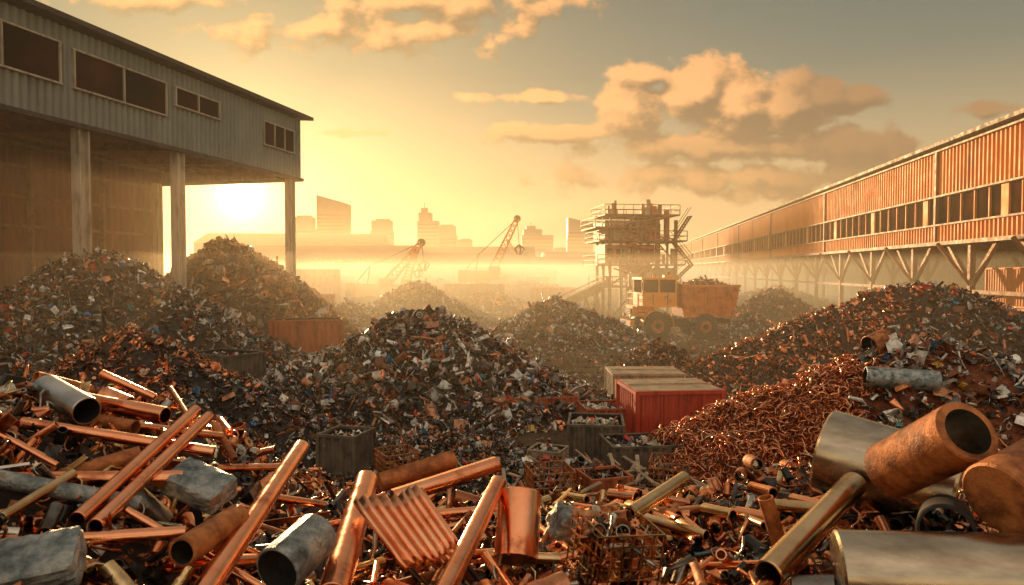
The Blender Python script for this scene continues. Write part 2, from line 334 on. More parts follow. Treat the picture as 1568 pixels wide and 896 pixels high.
# ------------------------------------------------------------------ right warehouse
wh=empty('elevated_warehouse')
Rd=np.array([.149,1.]); Rd/=np.linalg.norm(Rd); Rn=np.array([Rd[1],-Rd[0]])
def rp(t,n=0): return np.array([27.0,20.0])+Rd*t+Rn*n
RL=250
Rz=Matrix.Rotation(math.atan2(Rd[1],Rd[0]),3,'Z')
w=MB(); w.corr(rp(RL),rp(0),10.5,13.9,.5,.12); w.corr(rp(RL,-.05),rp(0,-.05),7.1,8.3,.5,.12); w.corr(rp(RL),rp(RL,18),7,14.2,.5,.08);w.corr(rp(0,18),rp(0,0),7,14.2,.5,.08)
w.build('walls',[M_oclad],wh)
w=MB()
V=[(*rp(-.5,-.9),13.95),(*rp(RL+1,-.9),13.95),(*rp(RL+1,9),16.2),(*rp(-.5,9),16.2),(*rp(-.5,19),13.9),(*rp(RL+1,19),13.9)]
w.add(V+[(a,b_,c+.25) for a,b_,c in V],[(0,1,2,3),(3,2,5,4),(9,8,7,6),(10,11,8,9),(0,6,7,1),(0,3,9,6),(3,4,10,9)])
w.box((*rp(RL/2,9),7.0),(RL,18,.2),0,Rz); w.build('roof',[M_roof],wh)
w=MB()
for z,hh in ((7.0,.26),(8.35,.12),(10.45,.12),(13.8,.16)): w.beam((*rp(-.2,-.26),z),(*rp(RL,-.26),z),.16,hh)
for t in np.arange(4,RL,27): w.box((*rp(t,-.2),10.5),(.3,.2,6.9),0,Rz)
w.build('trim',[M_trim],wh)
w=MB(); w.box((*rp(RL/2,.1),9.4),(RL,.06,2.0),0,Rz)
for t in np.arange(.6,RL,1.8): w.box((*rp(t,-.02),9.4),(.11 if int(round((t-.6)/1.8))%6 else .8,.14,2.1),1,Rz)
w.build('windows',[M_glass,M_oclad],wh)
w=MB()
for t in np.arange(0,RL,9):
    for n in (.4,9,17.5):
        w.box((*rp(t,n),3.4),(.35,.35,6.9),0,Rz)
        for s_ in (-1,1): w.beam((*rp(t,n),3.9),(*rp(t+3.2*s_,n),6.9),.26,.26)
    w.beam((*rp(t,.4),3.9),(*rp(t,-1.8),6.9),.2); w.beam((*rp(t,.4),6.6),(*rp(t,17.5),6.6),.3,.5)
w.beam((*rp(0,.4),3.6),(*rp(RL,.4),3.6),.18,.25)
w.corr(rp(0,18),rp(RL,18),0,7,.6,.1,1)
w.build('steel_supports',[M_frame,M_dkbin],wh)

# ------------------------------------------------------------------ containers & bins
def container(name,x,y,L,W,H,rz,mat,lid=None,open_=False,fill=None,z=0):
    m=MB(); f=.12*min(1,H/1.6)
    c=[(-L/2,-W/2),(L/2,-W/2),(L/2,W/2),(-L/2,W/2)]
    for i in range(4):
        a=c[i];b_=c[(i+1)%4]; a2=np.array(a)*.97;b2=np.array(b_)*.97
        m.corr(a2,b2,.08,H-.05,.22 if H<2 else .3,.045,0)
        m.beam((*a,f/2+.02),(*b_,f/2+.02),f,f,1); m.beam((*a,H-f/2),(*b_,H-f/2),f,f*.9,1)
        m.box((*a,H/2),(f*1.15,f*1.15,H),1)
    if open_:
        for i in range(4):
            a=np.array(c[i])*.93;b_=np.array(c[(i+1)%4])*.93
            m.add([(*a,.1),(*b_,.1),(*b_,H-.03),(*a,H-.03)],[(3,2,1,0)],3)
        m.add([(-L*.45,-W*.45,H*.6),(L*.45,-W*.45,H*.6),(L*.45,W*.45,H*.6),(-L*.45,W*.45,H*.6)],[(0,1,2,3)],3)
        n=int(160*L*W); p=np.column_stack([rng.uniform(-L*.42,L*.42,n),rng.uniform(-W*.42,W*.42,n),rng.uniform(H*.6,H*.9,n)])
        scatter(m,p,rng.uniform(.08,.26,n),[(PL,60,1.1),(BX,30,.8),(RD,5,1.6)],fill or PAL_MIX,4)
    else:
        m.box((0,0,H-.02),(L*.985,W*.97,.05),2)
        m.beam((-L*.49,0,H+.02),(L*.49,0,H+.02),.05,.03,2)
        m.box((L*.22,-W/2-.03,H/2),(.05,.05,H*.8),1);m.box((-L*.22,-W/2-.03,H/2),(.05,.05,H*.8),1)
    return m.build(name,[mat,mat,lid or mat,M_dark,M_scrap],None,(x,y,z),rz)
LT=PAL_MIX+[((.80,.72,.58,0),90)]
container('red_container',4.75,20.7,2.55,2.2,1.55,.10,M_red,M_tan)
container('storage_bin',5.2,26.8,2.7,2.0,1.1,0,M_tan)
container('scrap_skip',2.3,18.6,1.45,1.5,.95,-.12,M_dkbin,open_=True,fill=LT)
container('scrap_skip',3.1,16.9,1.5,1.3,.8,.12,M_dkbin,open_=True,fill=LT)
container('scrap_skip',2.9,21.4,1.4,1.4,.8,.1,M_rusty_paint,open_=True,fill=LT)
container('scrap_skip',-4.15,17.0,1.0,1.0,1.0,-.3,M_dkbin,open_=True,fill=LT)
container('scrap_skip',1.95,14.3,.9,.8,.75,.3,M_rusty_paint,open_=True)
container('scrap_skip',.9,16.9,.8,.7,.6,-.4,M_tan,open_=True,fill=LT)
container('scrap_skip',1.3,23.2,1.5,1.2,.8,.3,M_rusty_paint,open_=True)
container('scrap_skip',-12.4,29.5,2.6,1.8,1.5,-.45,M_dkbin,open_=True)
container('shipping_container',-18.3,50.0,5.2,2.6,3.3,.03,M_rusty_paint,open_=True,fill=PAL_RUST)
container('shipping_container',-18.2,60,4.6,2.5,3.0,.1,M_rusty_paint)
container('shipping_container',-24.5,56,3.4,2.5,3.0,.1,M_rusty_paint,open_=True)
container('scrap_skip',-12.9,43,4.2,2.2,2.0,.2,M_rusty_paint,open_=True,fill=PAL_RUST)
container('shipping_container',-5.0,90,7.6,2.8,3.3,-.12,M_dkbin,open_=True)
container('shipping_container',-26,88,7,3,5.2,.1,M_tan)
container('shipping_container',-31,84,6,2.5,2.6,0,M_rusty_paint)
container('shipping_container',6,100,6,2.5,2.6,.2,M_rusty_paint); container('shipping_container',-12,112,9,2.5,2.6,-.1,M_dkbin); container('shipping_container',25,95,8,2.5,2.6,.3,M_tan)
for i,(x,y,z) in enumerate([(33.5,44,0),(34.5,53,0),(36,66,0),(33.5,44,2.62)]): container('shipping_container',x,y,6,2.4,2.6,1.42,[M_rusty_paint,M_tan,M_red,M_oclad][i],z=z)
def basket(x,y,s,h,rz):
    m=MB()
    for i in range(9):
        a=-s+2*s*i/8
        for f_ in (-s,s):
            m.beam((a,f_,0),(a,f_,h),.02,.02,0); m.beam((f_,a,0),(f_,a,h),.02,.02,0)
    for j in range(6):
        z=h*j/5
        for f_ in (-s,s): m.beam((-s,f_,z),(s,f_,z),.022,.022,0); m.beam((f_,-s,z),(f_,s,z),.022,.022,0)
    p=np.column_stack([rng.uniform(-s*.9,s*.9,160),rng.uniform(-s*.9,s*.9,160),rng.uniform(.05,h*.7,160)])
    scatter(m,p,rng.uniform(.08,.2,160),G_MIX,PAL_MIX,1); m.build('wire_basket',[M_rust,M_scrap],None,(x,y,.35),rz)
basket(.75,13.6,.42,.7,.2); basket(3.4,14.6,.4,.6,-.3); basket(-2.6,15.3,.4,.6,.5)

# ------------------------------------------------------------------ dump truck (faces -X)
t=MB()
for s_ in (-1,1): t.beam((-3.6,s_*.55,1.25),(3.7,s_*.55,1.25),.25,.35,2)
def wheel(x,y,r,wd):
    t.cyl((x,y-wd/2,r),(x,y+wd/2,r),r,3,28,.52)
    t.cyl((x,y-wd/2+.1,r),(x,y+wd/2-.1,r),r*.54,7,20)
    t.cyl((x,y-wd/2-.02,r),(x,y+wd/2+.02,r),r*.2,2,12)
    for i in range(24):
        a=i*math.tau/24; t.box((x+r*math.cos(a),y,r+r*math.sin(a)),(.07,wd*.96,.12),3,Matrix.Rotation(-a,3,'Y'))
for s_ in (-1,1):
    wheel(-2.1,s_*1.15,1.0,.6); wheel(1.5,s_*1.15,.92,.75)
    for k in range(9):
        a0=math.pi*k/9;a1=math.pi*(k+1)/9; q=1.18
        t.beam((-2.1+q*math.cos(a0),s_*1.15,1.0+q*math.sin(a0)),(-2.1+q*math.cos(a1),s_*1.15,1+q*math.sin(a1)),.75,.06,0)
    t.box((-.35,s_*1.1,1.25),(1.0,.5,.6),2)
    t.cyl((.35,s_*1.2,1.2),(.95,s_*1.2,1.2),.3,2,14)
t.box((-3.0,0,2.05),(1.7,1.7,.75),0); t.box((-3.88,0,1.95),(.08,1.35,.62),2)
for k in range(5): t.box((-3.95,0,1.7+.12*k),(.05,1.3,.05),0)
t.box((-4.0,0,1.2),(.3,2.6,.42),0)
for s_ in (-1,1): t.cyl((-3.95,s_*.85,1.75),(-4.06,s_*.85,1.75),.16,4,14)
t.box((-2.2,0,2.42),(2.9,2.6,.1),0)
for (cx,cz,sx,sz) in ((-1.9,2.95,2.6,.95),(-1.9,4.45,2.75,.16)): t.box((cx,0,cz),(sx,2.3,sz),0)
for x in (-3.15,-1.95,-.65):
    for s_ in (-1,1): t.box((x,s_*1.1,3.9),(.12,.1,.98),0)
t.box((-1.9,0,3.9),(2.42,2.1,.94),1)
t.box((-1.3,-1.17,2.95),(.04,.02,.85),2);t.box((-2.4,-1.17,2.95),(.04,.02,.85),2);t.box((-1.45,-1.19,3.1),(.2,.04,.05),2)
t.beam((-3.3,-1.35,3.6),(-3.3,-1.35,4.2),.05,.2,2)
for z in (2.95,3.4): t.beam((-3.6,-1.28,z),(-3.6,1.28,z),.05,.05,0); t.beam((-3.6,-1.28,z),(-2.9,-1.28,z),.05,.05,0)
for y in (-1.28,0,1.28): t.beam((-3.6,y,2.45),(-3.6,y,3.4),.05,.05,0)
for k in range(4): t.box((-3.3,-1.36,.75+.42*k),(.5,.2,.05),2)
t.cyl((-.48,1.0,2.4),(-.48,1.0,4.9),.09,2,12)
t.box((-1.0,-.3,4.6),(.7,.5,.2),0); t.cyl((-2,0,4.52),(-2,0,4.75),.1,0,10)
def quadbox(x0b,x1b,x0t,x1t,yb,yt,z0,z1):
    o=[(x0b,-yb,z0),(x1b,-yb,z0),(x1b,yb,z0),(x0b,yb,z0),(x0t,-yt,z1),(x1t,-yt,z1),(x1t,yt,z1),(x0t,yt,z1)]
    i=[(a*.97+.03*(x0b+x1b)/2,b_*.93,c+(.08 if n<4 else 0)) for n,(a,b_,c) in enumerate(o)]
    t.add(o+i,[(0,1,2,3)[::-1],(0,1,5,4),(1,2,6,5),(2,3,7,6),(3,0,4,7),(12,13,9,8),(13,14,10,9),(14,15,11,10),(15,12,8,11),(4,5,13,12),(5,6,14,13),(6,7,15,14),(7,4,12,15)],6)
quadbox(-.1,3.75,-.3,4.1,1.15,1.45,1.65,3.9)
for k in range(6):
    f=k/5; xb=0.0+3.6*f; xt=-.15+4.1*f
    for s_ in (-1,1): t.beam((xb,s_*1.2,1.62),(xt,s_*1.5,3.9),.13,.13,6)
for s_ in (-1,1): t.beam((-.3,s_*1.5,3.9),(4.1,s_*1.5,3.9),.18,.18,6); t.beam((-.15,s_*1.2,1.68),(3.75,s_*1.2,1.68),.16,.16,6)
for k in range(4): t.beam((3.8+.1*k,-1.2-.07*k,1.9+.55*k),(3.8+.1*k,1.2+.07*k,1.9+.55*k),.1,.1,6)
t.box((.0,0,4.0),(.6,2.8,.1),0)
p=np.column_stack([rng.uniform(0,3.8,900),rng.uniform(-1.2,1.2,900),rng.uniform(3.4,3.8,900)]); p[:,2]+=.55*np.exp(-((p[:,0]-1.9)/1.3)**2)
scatter(t,p,rng.uniform(.15,.35,900),G_MIX,PAL_RUST,5)
t.build('dump_truck',[M_truck,M_glass,M_dark,M_tyre,M_steel,M_scrap,M_truckbed,M_rust],None,(12.5,51.0,0),.12)

# ------------------------------------------------------------------ processing tower
t=MB()
xs=(-3.2,-.6,1.6,3.6); ys=(-2.6,0,2.6)
for x in xs:
    for y in ys: t.box((x,y,5),(.28,.28,10.2),0)
def rail(z,x0,x1,y0,y1):
    t.box(((x0+x1)/2,(y0+y1)/2,z),(x1-x0,y1-y0,.14),0)
    for zz in (.5,1.0):
        for y in (y0,y1): t.beam((x0,y,z+zz),(x1,y,z+zz),.07,.07,0)
        for x in (x0,x1): t.beam((x,y0,z+zz),(x,y1,z+zz),.07,.07,0)
    for x in np.arange(x0,x1+.01,(x1-x0)/8):
        for y in (y0,y1): t.beam((x,y,z),(x,y,z+1.0),.07,.07,0)
rail(3.4,-4,4,-3,3); rail(5.6,-4.6,4.4,-3.2,3.2); rail(8.0,-4.4,4.6,-3.1,3.1); rail(9.3,-4.9,1,-3.5,3); rail(10.6,-3.8,3.9,-2.9,2.9)
for a,b_ in ((0,1),(1,2),(2,3)):
    for z0,z1 in ((0,3.3),(3.5,5.5),(5.7,7.9),(8.1,10.5)):
        if rng.random()<.8: t.beam((xs[a],-2.7,z0),(xs[b_],-2.7,z1),.14,.14,0)
        if rng.random()<.6: t.beam((xs[b_],-2.75,z0),(xs[a],-2.75,z1),.12,.12,0)
t.box((-1.9,-.2,9.1),(3.6,4.6,1.9),1); t.box((1.2,0,9.3),(2.0,3.6,2.2),2); t.box((-2.4,-.6,6.7),(2.6,4,1.9),1); t.box((.6,.2,6.8),(2.4,3.2,1.8),3)
t.box((2.9,-.6,4.5),(1.4,3,1.6),1)
t.add([(-1.2,-1.6,5.6),(1.6,-1.6,5.6),(1.6,1.6,5.6),(-1.2,1.6,5.6),(-.2,-.5,3.0),(.6,-.5,3.0),(.6,.5,3.0),(-.2,.5,3.0)],[(0,1,2,3),(4,5,6,7),(0,1,5,4),(1,2,6,5),(2,3,7,6),(3,0,4,7)],3)
for k in range(4): t.box((-3.1+.8*k,-2.53,9.3),(.5,.06,.6),4)
for k in range(3): t.box((-3.2+.8*k,-2.63,6.9),(.5,.06,.6),4)
t.cyl((3.2,-1,8),(3.2,-1,11.2),.3,3,14); t.cyl((2.2,1,10.6),(2.2,1,12.1),.2,3,12); t.cyl((-2.5,-1,10.6),(-2.5,-1,11.3),.5,1,16)
for i in range(34):
    x=rng.uniform(-3.6,3.6); z=rng.choice([3.5,5.7,8.1,10.7]); hh=rng.uniform(.5,1.6); y=rng.uniform(-3,-2.7)
    if i%2: t.cyl((x,y,z),(x,y,z+hh),rng.uniform(.06,.2),int(rng.integers(0,4)),10)
    else: t.box((x,y,z+hh/2),(rng.uniform(.3,.9),.4,hh),int(rng.integers(0,4)))
for i in range(10):
    z=rng.uniform(3,10); t.cyl((rng.uniform(-4,0),-2.95,z),(rng.uniform(0,4),-2.95,z+rng.normal(0,1)),.08,3,8)
for (x0,z0,x1,z1) in ((4.6,0.1,2.2,3.4),(2.4,3.4,4.8,5.6),(4.8,5.6,2.8,8.0),(3.0,8,4.6,10.4)):
    for yy in (-3.3,-4.1): t.beam((x0,yy,z0),(x1,yy,z1),.08,.16,0); t.beam((x0,yy,z0+.9),(x1,yy,z1+.9),.05,.05,0)
    for k in range(10): t.box((x0+(x1-x0)*k/9,-3.7,z0+(z1-z0)*k/9),(.28,.8,.05),0)
def conv(a,b_,wd=.9):
    a=Vector(a);b_=Vector(b_)
    t.beam(a,b_,wd,.12,2)
    for o in (-.5,.5):
        t.beam(a+Vector((0,o*wd,-.3)),b_+Vector((0,o*wd,-.3)),.08,.4,0); t.beam(a+Vector((0,o*wd,.5)),b_+Vector((0,o*wd,.5)),.05,.05,0)
    for k in range(1,6):
        p_=a.lerp(b_,k/6); t.beam(p_,(p_.x,p_.y-.3,0),.14,.14,0); t.beam(p_,(p_.x+.8,p_.y-.3,0),.1,.1,0)
conv((-10,-1,1.0),(-3.2,-1,4.0)); conv((4.2,1,4.2),(10,3,1.3)); conv((-8,2.5,.9),(-3,1.5,3.4),.7)
t.build('processing_tower',[M_ptower,M_tan,M_dkbin,M_rusty_paint,M_glass],None,(12.6,71,0),.12)

# ------------------------------------------------------------------ cranes
def lattice(t,a,b_,w0,w1,n,mat=0,th=.2):
    a=Vector(a);b_=Vector(b_); d=(b_-a).normalized(); u=d.cross(Vector((0,1,0))).normalized(); v=Vector((0,1,0)); pr=None
    for k in range(n+1):
        f=k/n; c=a.lerp(b_,f); w_=w0+(w1-w0)*f
        cur=[c+u*w_*i+v*w_*j for i,j in ((-1,-1),(1,-1),(1,1),(-1,1))]
        if pr:
            for i in range(4): t.beam(pr[i],cur[i],th,th,mat); t.beam(pr[i],cur[(i+1)%4],th*.6,th*.6,mat)
        pr=cur
def crane(name,x,y,booms,sc=1,pedestal=0):
    t=MB()
    for s_ in (-1,1):
        t.box((0,s_*1.7,.7),(5.2,.8,1.1),1); t.cyl((-2.4,s_*1.7-.4,.7),(-2.4,s_*1.7+.4,.7),.6,1,14); t.cyl((2.4,s_*1.7-.4,.7),(2.4,s_*1.7+.4,.7),.6,1,14)
    t.cyl((0,0,.8),(0,0,1.5+pedestal),1.1,1,18)
    z=1.5+pedestal
    t.box((-1.0,0,z+.9),(4.6,3.2,1.7),0); t.box((-2.9,0,z+.9),(1.2,3.4,1.9),1)
    t.box((1.9,-1.1,z+1.4),(1.6,1.3,2.2),0); t.box((2.0,-1.1,z+1.75),(1.65,1.34,1.0),2)
    t.beam((-1,.8,z+1.6),(-.6,.8,z+4.2),.2,.2,0); t.beam((-2.8,.8,z+1.6),(-.6,.8,z+4.2),.15,.15,0)
    for tip,kind in booms:
        lattice(t,(1.2,.4,z+1),tip,.6,.3,12)
        t.beam((-.6,.8,z+4.2),tip,.09,.09,1)
        t.cyl((tip[0],tip[1]-.3,tip[2]),(tip[0],tip[1]+.3,tip[2]),.55,1,12)
        gb=(tip[0]+.3,tip[1],tip[2]-kind); t.beam(tip,gb,.09,.09,1)
        for k in range(5):
            a=k*math.tau/5; p0=Vector(gb); p1=p0+Vector((.8*math.cos(a),.8*math.sin(a),-.6)); p2=p0+Vector((.25*math.cos(a),.25*math.sin(a),-1.5))
            t.beam(p0,p1,.2,.2,1); t.beam(p1,p2,.2,.15,1)
    o=t.build(name,[M_orange,M_dark,M_glass],None,(x,y,0)); o.scale=(sc,)*3; return o
crane('scrap_crane',-19.5,96,[((6.8,0,9.0),2.5)])
crane('scrap_crane',-17.5,103,[((3.2,0,8.6),3)],.95)
crane('scrap_crane',-4.6,105,[((5.4,0,13.0),4)],1,1.8)
crane('scrap_crane',4,190,[((-5,0,13),4)],1,1)

# ------------------------------------------------------------------ distant buildings
def shed_far(x,y,L,W,H,rz,mat):
    t=MB(); t.corr((-L/2,-W/2),(L/2,-W/2),0,H,.8,.1);t.corr((L/2,-W/2),(L/2,W/2),0,H,.8,.1);t.corr((L/2,W/2),(-L/2,W/2),0,H,.8,.1);t.corr((-L/2,W/2),(-L/2,-W/2),0,H,.8,.1)
    t.add([(-L/2-.5,-W/2-.5,H),(L/2+.5,-W/2-.5,H),(L/2+.5,0,H+W*.14),(-L/2-.5,0,H+W*.14),(L/2+.5,W/2+.5,H),(-L/2-.5,W/2+.5,H)],[(0,1,2,3),(3,2,4,5),(0,3,5),(1,4,2)],1)
    for k in range(int(L//9)): t.box((-L/2+5+9*k,-W/2-.12,1.9),(4,.1,3.8),2); t.box((-L/2+5+9*k,-W/2-.12,H-1.2),(5,.1,.9),2)
    t.build('warehouse',[mat,M_roof,M_glass],None,(x,y,0),rz)
shed_far(-48,170,46,24,8,.05,M_clad); shed_far(-16,190,40,22,7,-.08,M_tan); shed_far(-75,240,60,30,14,.1,M_clad); shed_far(-25,260,66,30,10,0,M_clad)
shed_far(22,230,36,20,7,.1,M_tan); shed_far(0,150,18,10,4.5,.1,M_oclad); shed_far(45,330,60,30,10,.1,M_clad)
def tower(x0,x1,H,y,shape):
    H*=1.1; w=x1-x0; d=w*.8
    t=MB(); n=max(4,int(H/4))
    t.box((0,0,H*.4),(w,d,H*.8),0)
    if shape==0: t.box((0,0,H*.89),(w*.9,d*.9,H*.18),0); t.box((w*.05,0,H*.985),(w*.6,d*.6,H*.05),0)
    if shape==1:
        z=H*.8; t.add([(-w/2,-d/2,z),(w/2,-d/2,z),(w/2,d/2,z),(-w/2,d/2,z),(-w/2,-d/2,H),(w/2,-d/2,H*.9),(w/2,d/2,H*.9),(-w/2,d/2,H)],[(0,1,5,4),(1,2,6,5),(2,3,7,6),(3,0,4,7),(4,5,6,7)],0)
    if shape==2: t.box((-w*.15,0,H*.86),(w*.6,d*.8,H*.12),0); t.box((-w*.2,0,H*.94),(w*.3,d*.5,H*.1),0); t.cyl((-w*.2,0,H*.98),(-w*.2,0,H*1.07),w*.015,0,6)
    for i in range(1,n): t.box((0,-d/2-.1,H*.8*i/n),(w*.96,.3,1.3),1)
    t.build('office_tower',[M_tower,M_glass],None,((x0+x1)/2,y,0),0)
for a in ((-174,-148,66,620,1),(-131,-111.5,48,640,0),(-82,-64,55,600,2),(-69,-50,42,620,0),(-56,-40,34,700,0),(9,38,43,640,2),(50,72.5,48,620,1),(41.5,56,26,700,0),(-18,4,25,760,0),(-192,-173,48,600,0),(-120,-96,26,700,0),(175,186,28,700,0),(-46,-30,28,800,1)): tower(*a)

# ------------------------------------------------------------------ foreground heap
def sst(a,b_,x):
    t_=min(1,max(0,(x-a)/(b_-a))); return t_*t_*(3-2*t_)
def zf(x,y):
    z=2.95+.5*math.exp(-((y-2.5)/2)**2)+1.0*sst(-1.0,-3.3,x)*sst(9,5.5,y)+.3*sst(1.3,2.4,x)+.10*fbm(x,y,1.2,4)
    return z*(1-sst(5.6,10.5,y))*(1-sst(6,12,abs(x)))*sst(-4,-1,y)
fg=MB(); kx,ky=110,90; V=[(-12+24*i/(kx-1),-4+15*j/(ky-1),0) for i in range(kx) for j in range(ky)]
V=[(x,y,zf(x,y)-.12) for x,y,_ in V]
fg.add(V,[(i*ky+j,(i+1)*ky+j,(i+1)*ky+j+1,i*ky+j+1) for i in range(kx-1) for j in range(ky-1)],1,smooth=True)
N=17000; y=rng.uniform(1.7,9.5,N); x=rng.uniform(-1,1,N)*(y*.95+1.2); z=np.array([zf(a,b_) for a,b_ in zip(x,y)])
p=np.column_stack([x,y,z+rng.uniform(-.1,.08,N)])
PAL_FG=[((.97,.40,.20,1),28),((.86,.30,.12,1),16),((.46,.15,.06,.6),13),((.65,.60,.52,1),11),((.20,.18,.16,.9),12),((.88,.62,.32,1),10),((.05,.045,.04,.5),16),((.14,.20,.22,.8),4)]
scatter(fg,p,rng.uniform(.045,.13,N)*rng.choice([.6,1,1.5],N,p=[.45,.38,.17]),G_FG,PAL_FG)
fg.build('foreground_scrap_heap',[M_scrap,M_soil])

def pipe(name,a,b_,r,mat,inner=.82,matin=None,seg=40):
    m=MB(); m.cyl(a,b_,r,0,seg,inner,matin=1); o=m.build(name,[mat,matin or mat]); return o
pipe('copper_pipe',(-4.3,5.15,4.22),(-2.35,4.6,4.02),.058,M_copper)
pipe('copper_pipe',(-4.2,4.9,4.11),(-2.5,4.5,3.96),.05,M_rust)
pipe('copper_pipe',(-2.75,3.8,4.15),(-1.76,4.0,3.93),.034,M_copper)
pipe('steel_tube',(-2.95,4.3,4.26),(-2.52,4.02,4.17),.085,M_steel,.88,M_dark)
pipe('copper_pipe',(-1.93,3.0,3.90),(-1.98,4.25,4.13),.034,M_copper)
pipe('copper_pipe',(-1.85,3.0,3.87),(-1.90,4.25,4.09),.034,M_copper)
pipe('galvanised_pipe',(-2.4,3.05,4.08),(-1.82,3.3,3.86),.04,M_bluesteel)
pipe('rusty_pipe',(-2.4,3.6,3.9),(-2.08,3.8,3.97),.05,M_rust)
pipe('rusty_pipe',(-1.42,2.9,3.79),(-1.36,3.35,3.78),.065,M_rust,.8,M_dark)
pipe('copper_pipe',(-1.25,2.65,3.68),(-1.40,4.5,3.83),.052,M_copper)
pipe('galvanised_tube',(-.97,2.78,3.76),(-.88,3.05,3.81),.105,M_bluesteel,.9,M_dark)
pipe('copper_pipe',(-.75,2.8,3.64),(-.86,4.0,3.76),.068,M_copper)
pipe('copper_bar',(-.74,4.2,3.59),(-.10,4.6,3.69),.055,M_copper,0,seg=6)
pipe('rusty_bar',(-.9,4.6,3.56),(-.42,4.9,3.64),.07,M_rust,0,seg=4)
pipe('copper_bar',(-.30,2.9,3.60),(-.08,4.0,3.75),.052,M_copper,0,seg=6)
pipe('copper_tube',(.05,3.95,3.70),(.02,3.72,3.40),.125,M_copper,0)
pipe('rusty_pipe',(1.5,4,3.66),(1.61,4,3.3),.045,M_rust)
pipe('brass_tube',(1.2,3.15,3.58),(2.0,3.95,3.76),.07,M_brass,.85,M_dark)
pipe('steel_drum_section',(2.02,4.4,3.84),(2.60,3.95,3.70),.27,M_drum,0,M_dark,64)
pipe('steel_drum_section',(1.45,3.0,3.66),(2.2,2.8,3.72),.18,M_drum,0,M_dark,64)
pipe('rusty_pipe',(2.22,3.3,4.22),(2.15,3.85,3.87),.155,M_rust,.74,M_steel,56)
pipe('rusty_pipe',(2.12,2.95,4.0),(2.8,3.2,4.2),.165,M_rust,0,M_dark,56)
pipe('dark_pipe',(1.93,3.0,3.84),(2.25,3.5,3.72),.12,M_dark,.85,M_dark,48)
pipe('brass_pipe',(.75,4.3,3.45),(1.25,4.9,3.5),.05,M_brass)
pipe('copper_pipe',(-.55,3.0,3.58),(-.35,2.7,3.66),.05,M_copper)
pipe('copper_pipe',(-2.5,3.3,3.98),(-1.75,3.6,3.90),.04,M_copper)
pipe('copper_pipe',(-2.2,2.8,3.86),(-1.5,3.1,3.80),.03,M_copper)
for i in range(34):
    x=rng.uniform(.5,2.1); y=rng.uniform(4.3,5.8); z=zf(x,y)+.06; a=rng.normal(-.2,.5)
    pipe('small_copper_tube',(x,y,z+.05),(x+.3*math.sin(a),y+.3*math.cos(a),z),rng.uniform(.03,.06),[M_copper,M_brass,M_rust,M_copper][i%4],.75,M_dark,20)
for i in range(60):
    x=rng.uniform(-3.3,1.4); y=rng.uniform(2.6,5.5); z=zf(x,y)+.10; a=rng.normal(.3,.9); L=rng.uniform(.3,.8)
    pipe('copper_rod',(x,y,z+rng.normal(0,.05)),(x+L*math.sin(a),y+L*math.cos(a),zf(x+L*math.sin(a),y+L*math.cos(a))+.12),rng.uniform(.014,.036),[M_copper,M_copper,M_rust,M_brass,M_copper][i%5],.75,None,20)
def block(name,c,size,rot,mat):
    m=MB(); k=9; sx,sy,sz=size; P={}; V=[]; F=[]
    def vid(i,j,l):
        if (i,j,l) not in P:
            q=Vector((i/(k-1)-.5,j/(k-1)-.5,l/(k-1)-.5)); e=sum(1 for c_ in (i,j,l) if c_ in (0,k-1))
            d_=.012*mnoise.noise(q*7+Vector(c)*9)-(.010 if e>=2 else 0)-(.008 if e==3 else 0)
            P[(i,j,l)]=len(V); n_=q.normalized(); V.append((q.x*sx+n_.x*d_,q.y*sy+n_.y*d_,q.z*sz+n_.z*d_))
        return P[(i,j,l)]
    for a in range(k-1):
        for b_ in range(k-1):
            for s__ in (0,k-1):
                F.append((vid(s__,a,b_),vid(s__,a+1,b_),vid(s__,a+1,b_+1),vid(s__,a,b_+1)))
                F.append((vid(a,s__,b_),vid(a+1,s__,b_),vid(a+1,s__,b_+1),vid(a,s__,b_+1)))
                F.append((vid(a,b_,s__),vid(a+1,b_,s__),vid(a+1,b_+1,s__),vid(a,b_+1,s__)))
    m.add(V,F,0); o=m.build(name,[mat],None,c); o.rotation_euler=rot
block('steel_block',(-1.66,3.6,3.86),(.34,.2,.13),(.35,.25,-.35),M_bluesteel)
block('aluminium_block',(-1.84,2.62,3.86),(.29,.22,.14),(.45,-.1,.35),M_bluesteel)
block('steel_block',(.32,3.9,3.54),(.2,.16,.16),(.5,.4,.5),M_bluesteel)
m=MB(); k=60; V=[]
for i in range(k+1):
    u=i/k; zz=.024*math.sin(u*math.tau*8)
    for v in (-.22,-.1,.02,.14,.24): V.append(((u-.5)*.5,v+.02*math.sin(u*9),zz+.1*v*u))
m.add(V,[(i*5+j,(i+1)*5+j,(i+1)*5+j+1,i*5+j+1) for i in range(k) for j in range(4)],0,smooth=True)
o=m.build('corrugated_copper_sheet',[M_copper],None,(-.5,3.45,3.68)); o.rotation_euler=(.55,.15,.95)
o.modifiers.new('s','SOLIDIFY').thickness=.006
m=MB(); s_=.17
for i in range(7):
    a=-s_+2*s_*i/6
    for f in (-s_,s_):
        for q0,q1 in (((a,f,-s_),(a,f,s_)),((-s_,f,a),(s_,f,a)),((f,a,-s_),(f,a,s_)),((f,-s_,a),(f,s_,a))): m.beam(q0,q1,.007,.007,0)
    m.beam((a,-s_,-s_),(a,s_,-s_),.007,.007,0); m.beam((-s_,a,-s_),(s_,a,-s_),.007,.007,0)
p=rng.uniform(-.15,.15,(260,3)); scatter(m,p,rng.uniform(.05,.1,260),G_FG,PAL_FG,1)
o=m.build('wire_crate',[M_brass,M_scrap],None,(.52,3.45,3.56)); o.rotation_euler=(.1,.1,.35)
pipe('steel_pipe',(7.9,15.2,mRN.z(7.9,15.2)+.42),(9.3,14.8,mRN.z(9.3,14.8)+.25),.23,M_bluesteel,.88,M_dark)
